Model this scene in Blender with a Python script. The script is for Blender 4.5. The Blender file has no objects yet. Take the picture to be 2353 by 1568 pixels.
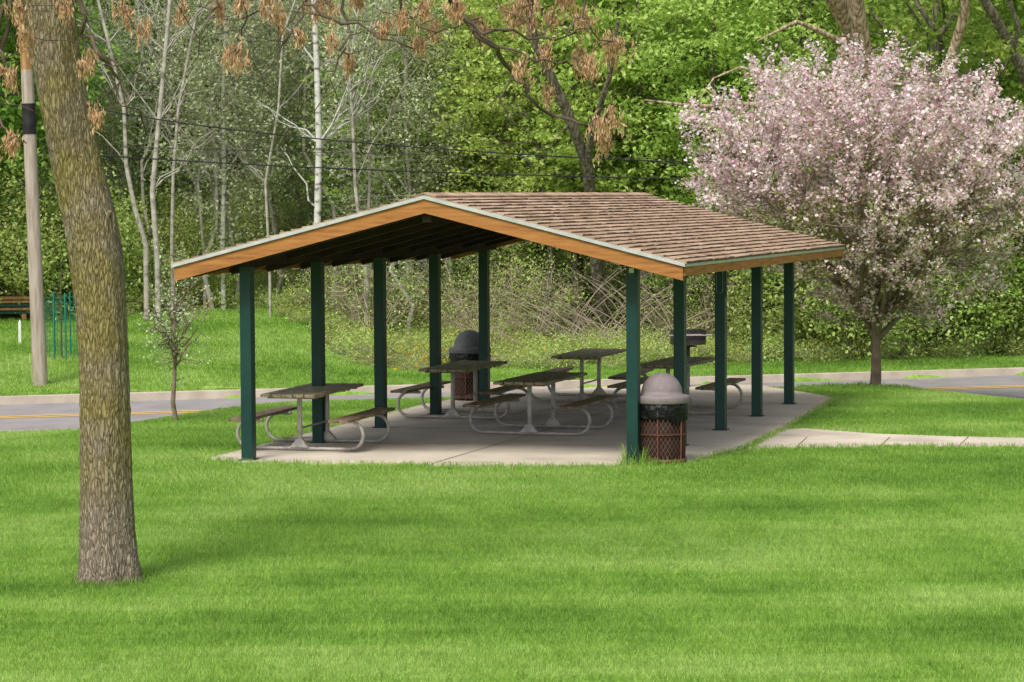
import bpy, math, random
import numpy as np
from mathutils import Vector, Matrix
random.seed(7); RNG=np.random.default_rng(7)
scene=bpy.context.scene
COL=scene.collection
# ------------------------------------------------------------ camera
F=6000.0; CX=1176.5; CY=784.0; EYE=3.4
p=math.atan(331/F); r=math.radians(0.33)
fw=Vector((0,math.cos(p),-math.sin(p))); r0=Vector((1,0,0)); u0=Vector((0,math.sin(p),math.cos(p)))
RT=r0*math.cos(r)-u0*math.sin(r); UP=u0*math.cos(r)+r0*math.sin(r)
cd=bpy.data.cameras.new("camera"); cam=bpy.data.objects.new("camera",cd); COL.objects.link(cam)
cd.sensor_width=36; cd.lens=36*F/2353; cd.clip_end=3000; cd.clip_start=.1
M=Matrix((RT,UP,-fw)).transposed().to_4x4(); M.translation=Vector((0,0,EYE)); cam.matrix_world=M
scene.camera=cam
def ray(px,py): return fw+RT*((px-CX)/F)+UP*((CY-py)/F)
def site(px,py,z=0.0):
    d=ray(px,py); t=(z-EYE)/d.z; return Vector((0,0,EYE))+d*t
def at(px,py,depth):
    d=ray(px,py); return Vector((0,0,EYE))+d*(depth/d.y)
# ------------------------------------------------------------ terrain
def ss(t): t=np.clip(t,0,1); return t*t*(3-2*t)
RK=.316; RC=.9535; RY=49.55
def road_s(x,y): return (y-RY-RK*x)*RC
def wood_edge(x): return 15.5-9.0*ss((np.asarray(x)+6.0)/3.5)
def hz(x,y):
    x=np.asarray(x,float); y=np.asarray(y,float)
    s=road_s(x,y)
    q=-s-3.05
    w=2.0+7.5*ss((-x-3.6)/4.5)+6.0*ss((x-6)/3.5)
    near=-.50*(1-ss(q/w+.02))
    far_slope=.012+.062*ss((-x-1.5)/4.0)
    d=np.maximum(s-3.12,0)
    far=-.36+far_slope*np.minimum(d,18)+.03*np.clip(d-10,0,30)+.26*np.clip(d-34,0,60)
    z=np.where(s<0,near,far)
    z=np.where(np.abs(s)<3.0,-.56,z)
    return z
def h1(x,y): return float(hz(x,y))
def ground(px,py):
    z=0
    for i in range(60):
        P=site(px,py,z); z=.6*z+.4*h1(P.x,P.y)
    P=site(px,py,z); P.z=h1(P.x,P.y); return P
# ------------------------------------------------------------ materials
def newmat(name):
    m=bpy.data.materials.new(name); m.use_nodes=True
    nt=m.node_tree; return m,nt,nt.nodes,nt.links,nt.nodes["Principled BSDF"]
def ramp(nodes,stops):
    n=nodes.new("ShaderNodeValToRGB"); e=n.color_ramp.elements
    while len(e)<len(stops): e.new(.5)
    for i,(po,c) in enumerate(stops):
        e[i].position=po; e[i].color=(*c,1)
    return n
def noisemat(name,stops,scale=5,stretch=(1,1,1),rough=.8,bump=.2,bscale=None,detail=6,metal=0,dist=.02,spec=.3,world=False):
    m,nt,N,L,B=newmat(name)
    if world:
        g=N.new("ShaderNodeNewGeometry"); src=g.outputs["Position"]
    else:
        tc=N.new("ShaderNodeTexCoord"); src=tc.outputs["Object"]
    mp=N.new("ShaderNodeMapping"); mp.inputs["Scale"].default_value=stretch; L.new(src,mp.inputs[0])
    no=N.new("ShaderNodeTexNoise"); no.inputs["Scale"].default_value=scale; no.inputs["Detail"].default_value=detail
    L.new(mp.outputs[0],no.inputs["Vector"])
    cr=ramp(N,stops); L.new(no.outputs[0],cr.inputs[0]); L.new(cr.outputs[0],B.inputs["Base Color"])
    B.inputs["Roughness"].default_value=rough; B.inputs["Metallic"].default_value=metal
    B.inputs["Specular IOR Level"].default_value=spec
    if bump:
        n2=N.new("ShaderNodeTexNoise"); n2.inputs["Scale"].default_value=bscale or scale*4; n2.inputs["Detail"].default_value=5
        L.new(mp.outputs[0],n2.inputs["Vector"])
        b=N.new("ShaderNodeBump"); b.inputs["Strength"].default_value=bump; b.inputs["Distance"].default_value=dist
        L.new(n2.outputs[0],b.inputs["Height"]); L.new(b.outputs[0],B.inputs["Normal"])
    return m
def leafmat(name,stops,trans=.35,patch=None,rough=.55,vlo=.75,vhi=1.25):
    m,nt,N,L,B=newmat(name)
    g=N.new("ShaderNodeNewGeometry"); oi=N.new("ShaderNodeObjectInfo")
    cr=ramp(N,stops); L.new(g.outputs["Random Per Island"],cr.inputs[0])
    hs=N.new("ShaderNodeHueSaturation"); L.new(cr.outputs[0],hs.inputs["Color"])
    mr=N.new("ShaderNodeMapRange"); mr.inputs[3].default_value=vlo; mr.inputs[4].default_value=vhi
    L.new(oi.outputs["Random"],mr.inputs[0]); L.new(mr.outputs[0],hs.inputs["Value"])
    mh=N.new("ShaderNodeMapRange"); mh.inputs[3].default_value=.485; mh.inputs[4].default_value=.512
    L.new(oi.outputs["Random"],mh.inputs[0]); L.new(mh.outputs[0],hs.inputs["Hue"])
    col=hs.outputs[0]
    B.inputs["Roughness"].default_value=rough; B.inputs["Specular IOR Level"].default_value=.25
    L.new(col,B.inputs["Base Color"])
    t=N.new("ShaderNodeBsdfTranslucent"); L.new(col,t.inputs[0])
    mx=N.new("ShaderNodeMixShader"); mx.inputs[0].default_value=trans
    L.new(B.outputs[0],mx.inputs[1]); L.new(t.outputs[0],mx.inputs[2])
    L.new(mx.outputs[0],N["Material Output"].inputs[0])
    return m
def barkmat(name,dark,mid,light,sc=16,vz=.28,bump=.9,moss=None,dist=.03,th=(.18,.30,.52)):
    m,nt,N,L,B=newmat(name)
    tc=N.new("ShaderNodeTexCoord"); mp=N.new("ShaderNodeMapping"); mp.inputs["Scale"].default_value=(1,1,vz)
    L.new(tc.outputs["Object"],mp.inputs[0])
    nz=N.new("ShaderNodeTexNoise"); nz.inputs["Scale"].default_value=sc*.6; nz.inputs["Detail"].default_value=5
    L.new(mp.outputs[0],nz.inputs["Vector"])
    ad=N.new("ShaderNodeVectorMath"); ad.operation='SCALE'; ad.inputs[3].default_value=2.3/sc
    L.new(nz.outputs["Color"],ad.inputs[0])
    a2=N.new("ShaderNodeVectorMath"); L.new(mp.outputs[0],a2.inputs[0]); L.new(ad.outputs[0],a2.inputs[1])
    vo=N.new("ShaderNodeTexVoronoi"); vo.feature='DISTANCE_TO_EDGE'; vo.inputs["Scale"].default_value=sc
    L.new(a2.outputs[0],vo.inputs["Vector"])
    n2=N.new("ShaderNodeTexNoise"); n2.inputs["Scale"].default_value=sc*2.2; n2.inputs["Detail"].default_value=6; L.new(mp.outputs[0],n2.inputs["Vector"])
    mn=N.new("ShaderNodeMath"); mn.operation='MINIMUM'; mn.inputs[1].default_value=.3; L.new(vo.outputs["Distance"],mn.inputs[0])
    ma=N.new("ShaderNodeMath"); ma.operation='MULTIPLY_ADD'; ma.inputs[1].default_value=.45; L.new(n2.outputs[0],ma.inputs[0]); L.new(mn.outputs[0],ma.inputs[2])
    cr=ramp(N,[(th[0],dark),(th[1],mid),(th[2],light)]); L.new(ma.outputs[0],cr.inputs[0])
    col=cr.outputs[0]
    if moss:
        n3=N.new("ShaderNodeTexNoise"); n3.inputs["Scale"].default_value=2.2; n3.inputs["Detail"].default_value=8
        L.new(tc.outputs["Object"],n3.inputs["Vector"])
        r3=ramp(N,[(.38,(.1,.1,.1)),(.60,(.9,.9,.9))]); L.new(n3.outputs[0],r3.inputs[0])
        sx=N.new("ShaderNodeSeparateXYZ"); L.new(tc.outputs["Object"],sx.inputs[0])
        mr=N.new("ShaderNodeMapRange"); mr.inputs[1].default_value=.3; mr.inputs[2].default_value=1.3; L.new(sx.outputs[2],mr.inputs[0])
        mm=N.new("ShaderNodeMath"); mm.operation='MULTIPLY'; L.new(r3.outputs[0],mm.inputs[0]); L.new(mr.outputs[0],mm.inputs[1])
        vm=N.new("ShaderNodeMixRGB"); vm.blend_type='MIX'; L.new(mm.outputs[0],vm.inputs[0]); L.new(col,vm.inputs[1])
        mu=N.new("ShaderNodeMixRGB"); mu.blend_type='MULTIPLY'; mu.inputs[0].default_value=1; mu.inputs[2].default_value=(*moss,1)
        L.new(col,mu.inputs[1]); L.new(mu.outputs[0],vm.inputs[2]); col=vm.outputs[0]
    L.new(col,B.inputs["Base Color"]); B.inputs["Roughness"].default_value=.9; B.inputs["Specular IOR Level"].default_value=.15
    b=N.new("ShaderNodeBump"); b.inputs["Strength"].default_value=bump; b.inputs["Distance"].default_value=dist
    L.new(ma.outputs[0],b.inputs["Height"]); L.new(b.outputs[0],B.inputs["Normal"])
    return m
G1=(.17,.33,.045); G2=(.27,.455,.075); G3=(.40,.56,.15)
def grassmat(name,blade):
    m,nt,N,L,B=newmat(name)
    g=N.new("ShaderNodeNewGeometry")
    n1=N.new("ShaderNodeTexNoise"); n1.inputs["Scale"].default_value=.75; n1.inputs["Detail"].default_value=10; n1.inputs["Roughness"].default_value=.72
    mp=N.new("ShaderNodeMapping"); mp.inputs["Scale"].default_value=(.8,.55,1); mp.inputs["Rotation"].default_value=(0,0,.3)
    L.new(g.outputs["Position"],mp.inputs[0]); L.new(mp.outputs[0],n1.inputs["Vector"])
    nb=N.new("ShaderNodeTexNoise"); nb.inputs["Scale"].default_value=.28; nb.inputs["Detail"].default_value=3
    m2=N.new("ShaderNodeMapping"); m2.inputs["Scale"].default_value=(.45,1.7,1); m2.inputs["Rotation"].default_value=(0,0,-.18)
    L.new(g.outputs["Position"],m2.inputs[0]); L.new(m2.outputs[0],nb.inputs["Vector"])
    av=N.new("ShaderNodeMath"); av.operation='MULTIPLY_ADD'; av.inputs[1].default_value=.55; L.new(nb.outputs[0],av.inputs[0])
    av2=N.new("ShaderNodeMath"); av2.operation='MULTIPLY'; av2.inputs[1].default_value=.5; L.new(n1.outputs[0],av2.inputs[0]); L.new(av2.outputs[0],av.inputs[2])
    cr=ramp(N,[(.41,G1),(.52,G2),(.64,G3)]); L.new(av.outputs[0],cr.inputs[0])
    col=cr.outputs[0]
    if blade:
        hs=N.new("ShaderNodeHueSaturation"); L.new(col,hs.inputs["Color"])
        mr=N.new("ShaderNodeMapRange"); mr.inputs[3].default_value=.65; mr.inputs[4].default_value=1.4
        L.new(g.outputs["Random Per Island"],mr.inputs[0]); L.new(mr.outputs[0],hs.inputs["Value"]); col=hs.outputs[0]
        L.new(col,B.inputs["Base Color"]); B.inputs["Roughness"].default_value=.5; B.inputs["Specular IOR Level"].default_value=.4
        t=N.new("ShaderNodeBsdfTranslucent"); L.new(col,t.inputs[0])
        mx=N.new("ShaderNodeMixShader"); mx.inputs[0].default_value=.4
        L.new(B.outputs[0],mx.inputs[1]); L.new(t.outputs[0],mx.inputs[2]); L.new(mx.outputs[0],N["Material Output"].inputs[0])
    else:
        at_=N.new("ShaderNodeAttribute"); at_.attribute_name="woods"
        n2=N.new("ShaderNodeTexNoise"); n2.inputs["Scale"].default_value=9; n2.inputs["Detail"].default_value=8
        L.new(g.outputs["Position"],n2.inputs["Vector"])
        fl=ramp(N,[(.3,(.06,.065,.03)),(.5,(.17,.14,.08)),(.58,(.14,.22,.05)),(.75,(.30,.26,.17))]); L.new(n2.outputs[0],fl.inputs[0])
        f2=ramp(N,[(.3,(.5,.5,.5)),(.7,(1.0,1.0,1.0))]); L.new(n2.outputs[0],f2.inputs[0])
        mu=N.new("ShaderNodeMixRGB"); mu.blend_type='MULTIPLY'; mu.inputs[0].default_value=1; L.new(col,mu.inputs[1]); L.new(f2.outputs[0],mu.inputs[2])
        mx=N.new("ShaderNodeMixRGB"); L.new(at_.outputs["Fac"],mx.inputs[0]); L.new(mu.outputs[0],mx.inputs[1]); L.new(fl.outputs[0],mx.inputs[2])
        L.new(mx.outputs[0],B.inputs["Base Color"]); B.inputs["Roughness"].default_value=.95; B.inputs["Specular IOR Level"].default_value=.1
        b=N.new("ShaderNodeBump"); b.inputs["Strength"].default_value=.7; b.inputs["Distance"].default_value=.04; L.new(n2.outputs[0],b.inputs["Height"]); L.new(b.outputs[0],B.inputs["Normal"])
    return m
M_ground=grassmat("lawn_soil",False); M_blade=grassmat("grass_blade",True)
M_conc=noisemat("concrete",[(.3,(.42,.37,.30)),(.45,(.53,.47,.38)),(.6,(.60,.53,.43)),(.75,(.66,.59,.49))],scale=1.1,bump=.25,bscale=60,rough=.9,detail=12,dist=.004,world=True)
M_kerb=noisemat("kerb_concrete",[(.3,(.40,.35,.28)),(.7,(.56,.49,.40))],scale=2.5,bump=.3,bscale=40,rough=.9,dist=.005,world=True)
M_asph=noisemat("chipseal_asphalt",[(.3,(.235,.22,.22)),(.5,(.28,.26,.262)),(.75,(.32,.30,.305))],scale=1.4,bump=.3,bscale=90,rough=.9,detail=14,dist=.004,world=True)
M_yel=noisemat("yellow_road_paint",[(.3,(.66,.38,.05)),(.7,(.80,.52,.10))],scale=12,bump=0,rough=.8,world=True)
M_joint=noisemat("joint_dirt",[(.3,(.16,.13,.09)),(.7,(.3,.25,.19))],scale=9,bump=0,world=True)
M_post=noisemat("green_painted_steel",[(.3,(.006,.038,.034)),(.7,(.010,.052,.046))],scale=3,bump=.05,rough=.42,spec=.4)
M_fascia=noisemat("cedar_fascia",[(.28,(.20,.08,.024)),(.42,(.36,.15,.042)),(.6,(.43,.19,.055)),(.8,(.50,.25,.085))],scale=2.6,stretch=(.9,.9,10),rough=.75,bump=.15,bscale=14)
M_drip=noisemat("metal_drip_edge",[(.3,(.42,.45,.45)),(.7,(.56,.58,.58))],scale=6,rough=.45,bump=.05)
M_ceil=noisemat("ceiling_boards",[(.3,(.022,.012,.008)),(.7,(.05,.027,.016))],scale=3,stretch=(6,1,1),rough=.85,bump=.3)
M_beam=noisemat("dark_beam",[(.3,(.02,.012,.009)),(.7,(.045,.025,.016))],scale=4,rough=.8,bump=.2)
M_galv=noisemat("galvanised_pipe",[(.3,(.30,.29,.27)),(.6,(.50,.48,.44)),(.8,(.38,.28,.2))],scale=9,rough=.5,metal=.2,bump=.1,spec=.5)
M_plank=noisemat("weathered_plank",[(.25,(.13,.10,.06)),(.5,(.27,.23,.14)),(.75,(.42,.36,.25))],scale=5,stretch=(4,1,4),rough=.65,bump=.3,bscale=20,spec=.4)
M_plank2=noisemat("weathered_seat",[(.25,(.12,.07,.045)),(.5,(.22,.155,.10)),(.75,(.36,.28,.2))],scale=5,stretch=(4,1,4),rough=.65,bump=.3,bscale=20,spec=.4)
M_lid=noisemat("lid_plastic",[(.3,(.19,.155,.16)),(.7,(.25,.21,.21))],scale=8,rough=.6,bump=.08,spec=.35)
M_lidd=noisemat("dark_lid_plastic",[(.3,(.09,.09,.10)),(.7,(.13,.13,.14))],scale=8,rough=.55,bump=.05)
M_mesh=noisemat("brown_expanded_metal",[(.3,(.10,.042,.03)),(.7,(.19,.085,.06))],scale=10,rough=.6,bump=.1)
M_liner=noisemat("liner_dark",[(.3,(.016,.011,.01)),(.7,(.035,.024,.02))],scale=8,rough=.8,bump=.1)
M_bag=noisemat("black_bag",[(.3,(.005,.005,.006)),(.7,(.012,.012,.013))],scale=6,rough=.32,bump=.9,bscale=16,dist=.03,spec=.3)
M_steel=noisemat("grill_steel",[(.3,(.02,.02,.02)),(.7,(.07,.06,.055))],scale=9,rough=.6,metal=.3,bump=.1)
M_pole=noisemat("pole_wood",[(.3,(.27,.22,.17)),(.5,(.40,.34,.28)),(.75,(.52,.46,.39))],scale=3,stretch=(6,6,.6),rough=.9,bump=.5,bscale=20)
M_poleb=noisemat("pole_wood_raw",[(.3,(.26,.13,.05)),(.7,(.45,.27,.12))],scale=3,stretch=(6,6,.6),rough=.9,bump=.5)
M_black=noisemat("black_wrap",[(.3,(.01,.01,.012)),(.7,(.03,.03,.035))],scale=6,rough=.6,bump=.05)
M_white=noisemat("white_paint",[(.3,(.62,.62,.6)),(.7,(.78,.78,.76))],scale=6,rough=.6,bump=.05)
M_teal=noisemat("teal_stake",[(.3,(.01,.16,.11)),(.7,(.02,.24,.17))],scale=6,rough=.5,bump=.05)
M_ash=barkmat("ash_bark",(.075,.058,.040),(.205,.165,.12),(.37,.315,.245),sc=38,vz=.22,moss=(.95,.93,.45),bump=.75,dist=.04,th=(.18,.30,.55))
M_bark=barkmat("grey_bark",(.05,.042,.03),(.15,.13,.10),(.27,.24,.19),sc=9,vz=.25,dist=.03)
M_barkw=barkmat("brown_bark",(.12,.08,.05),(.34,.25,.17),(.55,.44,.32),sc=7,vz=.2,dist=.04)
M_pale=noisemat("pale_bark",[(.32,(.17,.15,.12)),(.45,(.34,.31,.27)),(.7,(.50,.47,.42))],scale=3,stretch=(1,1,2),rough=.8,bump=.3)
M_birch=noisemat("birch_bark",[(.36,(.16,.15,.13)),(.44,(.50,.49,.46)),(.7,(.66,.65,.62))],scale=4,stretch=(1,1,2.5),rough=.8,bump=.3)
M_twig=noisemat("twig_bark",[(.3,(.07,.05,.035)),(.7,(.16,.12,.09))],scale=6,rough=.9,bump=.2)
M_crab=noisemat("crab_bark",[(.3,(.14,.10,.075)),(.7,(.30,.235,.18))],scale=6,rough=.9,bump=.4)
M_dead=noisemat("dead_stem",[(.3,(.26,.21,.15)),(.7,(.48,.40,.31))],scale=4,rough=.9,bump=.1)
M_samara=leafmat("dry_samara",[(0,(.36,.19,.10)),(.5,(.55,.34,.20)),(1,(.72,.50,.33))],trans=.3)
L_fresh=leafmat("leaf_fresh",[(0,(.29,.41,.08)),(.5,(.46,.60,.14)),(1,(.62,.73,.25))],trans=.47,vlo=.88,vhi=1.2)
L_green=leafmat("leaf_green",[(0,(.19,.34,.05)),(.5,(.33,.49,.085)),(1,(.49,.65,.17))],trans=.47,vlo=.85,vhi=1.2)
L_deep=leafmat("leaf_deep",[(0,(.15,.26,.05)),(.6,(.26,.40,.08)),(1,(.39,.54,.14))],trans=.42)
L_silver=leafmat("leaf_silver",[(0,(.34,.42,.20)),(.5,(.52,.60,.35)),(1,(.72,.77,.56))],trans=.45,vlo=.88)
L_shrub=leafmat("leaf_shrub",[(0,(.28,.39,.09)),(.5,(.45,.57,.16)),(1,(.62,.70,.29))],trans=.45,vlo=.85)
L_bloss=leafmat("blossom",[(0,(.66,.36,.42)),(.22,(.84,.60,.64)),(.5,(.92,.80,.81)),(1,(.95,.90,.89))],trans=.42,vlo=1,vhi=1)
L_red=leafmat("crab_leaf",[(0,(.22,.23,.08)),(.5,(.31,.39,.12)),(1,(.42,.34,.2))],trans=.42,vlo=1,vhi=1)
L_yel=leafmat("yellow_petal",[(0,(.7,.5,.02)),(1,(.85,.7,.06))],trans=.3)
# ------------------------------------------------------------ mesh helpers
def tag(o,parent=None):
    COL.objects.link(o)
    if parent: o.parent=parent
    return o
def empty(name,loc=(0,0,0),rot=0):
    o=bpy.data.objects.new(name,None); o.location=loc; o.rotation_euler=(0,0,rot); o.empty_display_size=.3; COL.objects.link(o); return o
def quadmesh(name,V,Fc,mi,mats,smooth=None):
    V=np.asarray(V,np.float32); Fc=np.asarray(Fc,np.int32)
    me=bpy.data.meshes.new(name); me.vertices.add(len(V)); me.vertices.foreach_set("co",V.ravel())
    me.loops.add(len(Fc)*4); me.polygons.add(len(Fc))
    me.polygons.foreach_set("loop_start",np.arange(0,len(Fc)*4,4,dtype=np.int32))
    me.loops.foreach_set("vertex_index",Fc.ravel())
    for m in mats: me.materials.append(m)
    me.polygons.foreach_set("material_index",np.asarray(mi,np.int32))
    if smooth is not None: me.polygons.foreach_set("use_smooth",np.asarray(smooth,bool))
    me.update(calc_edges=True); return me
class QB:
    def __init__(s): s.V=[];s.F=[];s.M=[];s.S=[];s.n=0
    def add(s,V,Fc,m=0,smooth=False):
        V=np.asarray(V,float).reshape(-1,3);Fc=np.asarray(Fc,int).reshape(-1,4)
        s.V.append(V);s.F.append(Fc+s.n);s.M.append(np.full(len(Fc),m));s.S.append(np.full(len(Fc),smooth));s.n+=len(V)
    def tube(s,path,rad,k=6,m=0,cap=True):
        P=np.asarray([tuple(q) for q in path],float); n=len(P)
        R=np.full(n,rad) if np.isscalar(rad) else np.asarray(rad,float)
        T=np.gradient(P,axis=0); T/=np.linalg.norm(T,axis=1)[:,None]+1e-9
        ref=np.array([0,0,1.]) if abs(T[0][2])<.9 else np.array([1.,0,0])
        A=np.zeros((n,3)); a=np.cross(T[0],ref); a/=np.linalg.norm(a)
        for i in range(n):
            a=a-T[i]*np.dot(a,T[i]); a/=np.linalg.norm(a)+1e-9; A[i]=a
        Bn=np.cross(T,A); th=np.arange(k)*2*math.pi/k
        V=P[:,None,:]+R[:,None,None]*(np.cos(th)[None,:,None]*A[:,None,:]+np.sin(th)[None,:,None]*Bn[:,None,:])
        V=V.reshape(-1,3); i=np.arange(n-1)[:,None]*k; j=np.arange(k)[None,:]; j2=(j+1)%k
        Fc=np.stack([i+j,i+j2,i+k+j2,i+k+j],-1).reshape(-1,4)
        s.add(V,Fc,m,True)
        if cap and k>=4:
            for base,pc,fl in ((0,P[0],1),((n-1)*k,P[-1],0)):
                c=[]
                vv=np.vstack([V[base:base+k],pc[None]])
                for q in range(0,k,2):
                    f=[q,(q+1)%k,(q+2)%k,k]
                    c.append(f if not fl else f[::-1])
                s.add(vv,c,m,False)
    def hexa(s,c,m=0):
        s.add(c,[[3,2,1,0],[4,5,6,7],[0,1,5,4],[1,2,6,5],[2,3,7,6],[3,0,4,7]],m)
    def box(s,lo,hi,m=0):
        x0,y0,z0=lo;x1,y1,z1=hi
        s.hexa([(x0,y0,z0),(x1,y0,z0),(x1,y1,z0),(x0,y1,z0),(x0,y0,z1),(x1,y0,z1),(x1,y1,z1),(x0,y1,z1)],m)
    def leaves(s,C,size,m=1,up=.35,aspect=.6,drop=False):
        C=np.asarray(C,float); n=len(C)
        nr=RNG.normal(size=(n,3)); nr[:,2]=np.abs(nr[:,2])+up; nr/=np.linalg.norm(nr,axis=1)[:,None]
        t=RNG.normal(size=(n,3))
        if drop: t=t*.35+np.array([0,0,-1.]); nr=RNG.normal(size=(n,3)); nr[:,2]*=.2; nr/=np.linalg.norm(nr,axis=1)[:,None]
        t-=nr*np.sum(t*nr,1)[:,None]; t/=np.linalg.norm(t,axis=1)[:,None]+1e-9
        b=np.cross(nr,t); sz=(size*RNG.uniform(.6,1.35,n))[:,None]
        V=np.stack([C-t*sz*.5,C+b*sz*.5*aspect+nr*sz*.1,C+t*sz*.5,C-b*sz*.5*aspect+nr*sz*.1],1).reshape(-1,3)
        s.add(V,np.arange(4*n).reshape(n,4),m,False)
    def mesh(s,name,mats):
        return quadmesh(name,np.vstack(s.V),np.vstack(s.F),np.concatenate(s.M),mats,np.concatenate(s.S))
    def obj(s,name,mats,parent=None,loc=None,bevel=0):
        o=bpy.data.objects.new(name,s.mesh(name,mats)); tag(o,parent)
        if loc is not None: o.location=loc
        if bevel:
            b=o.modifiers.new("bevel","BEVEL"); b.width=bevel; b.segments=2; b.limit_method='ANGLE'
        return o
def revolve(qb,prof,k=32,m=0,c=(0,0,0),smooth=True,wob=0):
    P=np.array(prof,float); th=np.arange(k)*2*math.pi/k; n=len(P)
    R=P[:,0][:,None]*np.ones(k)[None]
    V=np.stack([R*np.cos(th)[None]+c[0],R*np.sin(th)[None]+c[1],P[:,1][:,None]*np.ones(k)[None]+c[2]],-1).reshape(-1,3)
    i=np.arange(n-1)[:,None]*k;j=np.arange(k)[None,:];j2=(j+1)%k
    qb.add(V,np.stack([i+j,i+j2,i+k+j2,i+k+j],-1).reshape(-1,4),m,smooth)
def inpoly(x,y,poly):
    x=np.asarray(x);y=np.asarray(y);ins=np.zeros(x.shape,bool);n=len(poly)
    for i in range(n):
        x0,y0=poly[i][0],poly[i][1];x1,y1=poly[i-1][0],poly[i-1][1]
        c=((y0>y)!=(y1>y))&(x<(x1-x0)*(y-y0)/(y1-y0+1e-12)+x0); ins^=c
    return ins
# ------------------------------------------------------------ ground sheet
xs=np.concatenate([np.linspace(-900,-40,14),np.arange(-36,36.1,.5),np.linspace(40,900,14)])
ys=np.concatenate([np.linspace(-300,-4,8),np.arange(0,38,.7),np.arange(38,60,.2),np.arange(60,110,1.0),np.linspace(114,1200,14)])
X,Y=np.meshgrid(xs,ys); Z=hz(X,Y)
nx=len(xs);ny=len(ys)
i=np.arange(ny-1)[:,None]*nx;j=np.arange(nx-1)[None,:]
Fg=np.stack([i+j,i+j+1,i+nx+j+1,i+nx+j],-1).reshape(-1,4)
me=quadmesh("ground",np.stack([X,Y,Z],-1).reshape(-1,3),Fg,np.zeros(len(Fg)),[M_ground],np.ones(len(Fg),bool))
att=me.attributes.new("woods","FLOAT","POINT")
gap=5.0*ss((X+6.0)/2.5)*(1-ss((X-3.5)/2.5))
wv=ss((road_s(X,Y)-wood_edge(X)-gap-.3)/4.0)
att.data.foreach_set("value",wv.ravel().astype(np.float32))
tag(bpy.data.objects.new("ground",me))
# ------------------------------------------------------------ road
def roadpt(t,s,z):
    return (RC*t-s*RK*RC, RY+RK*RC*t+s*RC, z)
def strip(name,s0,s1,z,mat,t0=-400,t1=400,n=80,parent=None):
    q=QB(); ts=np.linspace(t0,t1,n)
    V=[];
    for t in ts: V+= [roadpt(t,s0,z),roadpt(t,s1,z)]
    q.add(V,[[2*i,2*i+2,2*i+3,2*i+1] for i in range(n-1)][:])
    o=q.obj(name,[mat],parent); return o
strip("road",-2.96,2.96,-.495,M_asph)
rm=empty("road_markings")
strip("centre_line_a",-.23,-.08,-.489,M_yel,parent=rm); strip("centre_line_b",.08,.23,-.489,M_yel,parent=rm)
for nm,a,b,tz in (("kerb",-3.14,-2.95,-.465),("kerb",2.95,3.15,-.34)):
    q=QB(); ts=np.linspace(-400,400,161)
    sa,sb=(a,b) if a<0 else (b,a)
    V=[]
    for t in ts:
        V+=[roadpt(t,sb,-.6),roadpt(t,sb-(sb-sa)*.12,tz-.01),roadpt(t,sa,tz),roadpt(t,sa,-.7)]
    Fk=[]
    for i in range(len(ts)-1):
        for k in range(3): Fk.append([4*i+k,4*i+4+k,4*i+5+k,4*i+1+k])
    q.add(V,Fk); q.obj(nm,[M_kerb])
# ------------------------------------------------------------ pad + path
pad=[site(*q) for q in [(483,1056),(560,1065),(1000,1071),(1400,1074),(1590,1064),(1660,1044),(1722,1030),(1800,990),(1922,919),(1885,911),(1740,888),(1450,889),(1240,902),(1100,912),(985,930)]]
def slab(name,poly,top,bot,mat):
    me=bpy.data.meshes.new(name); n=len(poly)
    V=[(q.x,q.y,top) for q in poly]+[(q.x,q.y,bot) for q in poly]
    Fc=[list(range(n)),list(range(2*n-1,n-1,-1))]+[[i,n+i,n+(i+1)%n,(i+1)%n] for i in range(n)]
    me.from_pydata(V,[],Fc); me.materials.append(mat); me.update()
    import bmesh
    bm=bmesh.new(); bm.from_mesh(me); bmesh.ops.recalc_face_normals(bm,faces=bm.faces); bm.to_mesh(me); bm.free()
    o=bpy.data.objects.new(name,me); tag(o); return o
slab("concrete_pad",pad,.03,-.45,M_conc)
walk=[site(*q) for q in [(1715,1033),(1795,990.5),(1850,988),(2010,1000),(2180,1006),(2360,1010),(2700,1016),(2700,1034),(2360,1028),(2100,1027),(1900,1029)]]
slab("footpath",walk,.022,-.1,M_conc)
# ------------------------------------------------------------ shelter frame
FL=site(572,1057,.03);FR=site(1456,1065,.03);RR=site(1815,931,.03);RL=site(1116,922,.03)
e1=(FR-FL);W=e1.length;e1.normalize()
e2=((RR-FR)+(RL-FL))/2;Ln=e2.length;e2.normalize()
def S(a,b,z): return FL+e1*a+e2*b+Vector((0,0,z-.03))
shelter=empty("picnic_shelter")
q=QB()
for b in (.0+2.4,4.85,7.3,9.7):
    A=S(-.9,b,.0345);B_=S(W+1.3,b,.0345)
    q.add([A-e2*.009,B_-e2*.009,B_+e2*.009,A+e2*.009],[[0,1,2,3]])
for a in (W/2,):
    A=S(a,-.3,.0345);B_=S(a,12.5,.0345)
    q.add([A-e1*.009,A+e1*.009,B_+e1*.009,B_-e1*.009],[[0,1,2,3]])
for px in (1840,2030,2210,):
    A=site(px-10,1027,.0265);B_=site(px+15,1004,.0265)
    dv=Vector((.009,0,0)); q.add([A-dv,A+dv,B_+dv,B_-dv],[[0,1,2,3]])
q.obj("pad_joint",[M_joint])
def sbox(q,a0,a1,b0,b1,z0,z1,m=0):
    q.hexa([S(a0,b0,z0),S(a1,b0,z0),S(a1,b1,z0),S(a0,b1,z0),S(a0,b0,z1),S(a1,b0,z1),S(a1,b1,z1),S(a0,b1,z1)],m)
OS=.745;OF=.47;OB=.6;half=W/2+OS;SL=.262;ZE=2.58
def zt(a): return ZE+(half-abs(a-W/2))*SL
pw=.072
posts=[Ln*k/4 for k in range(5)]
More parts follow.
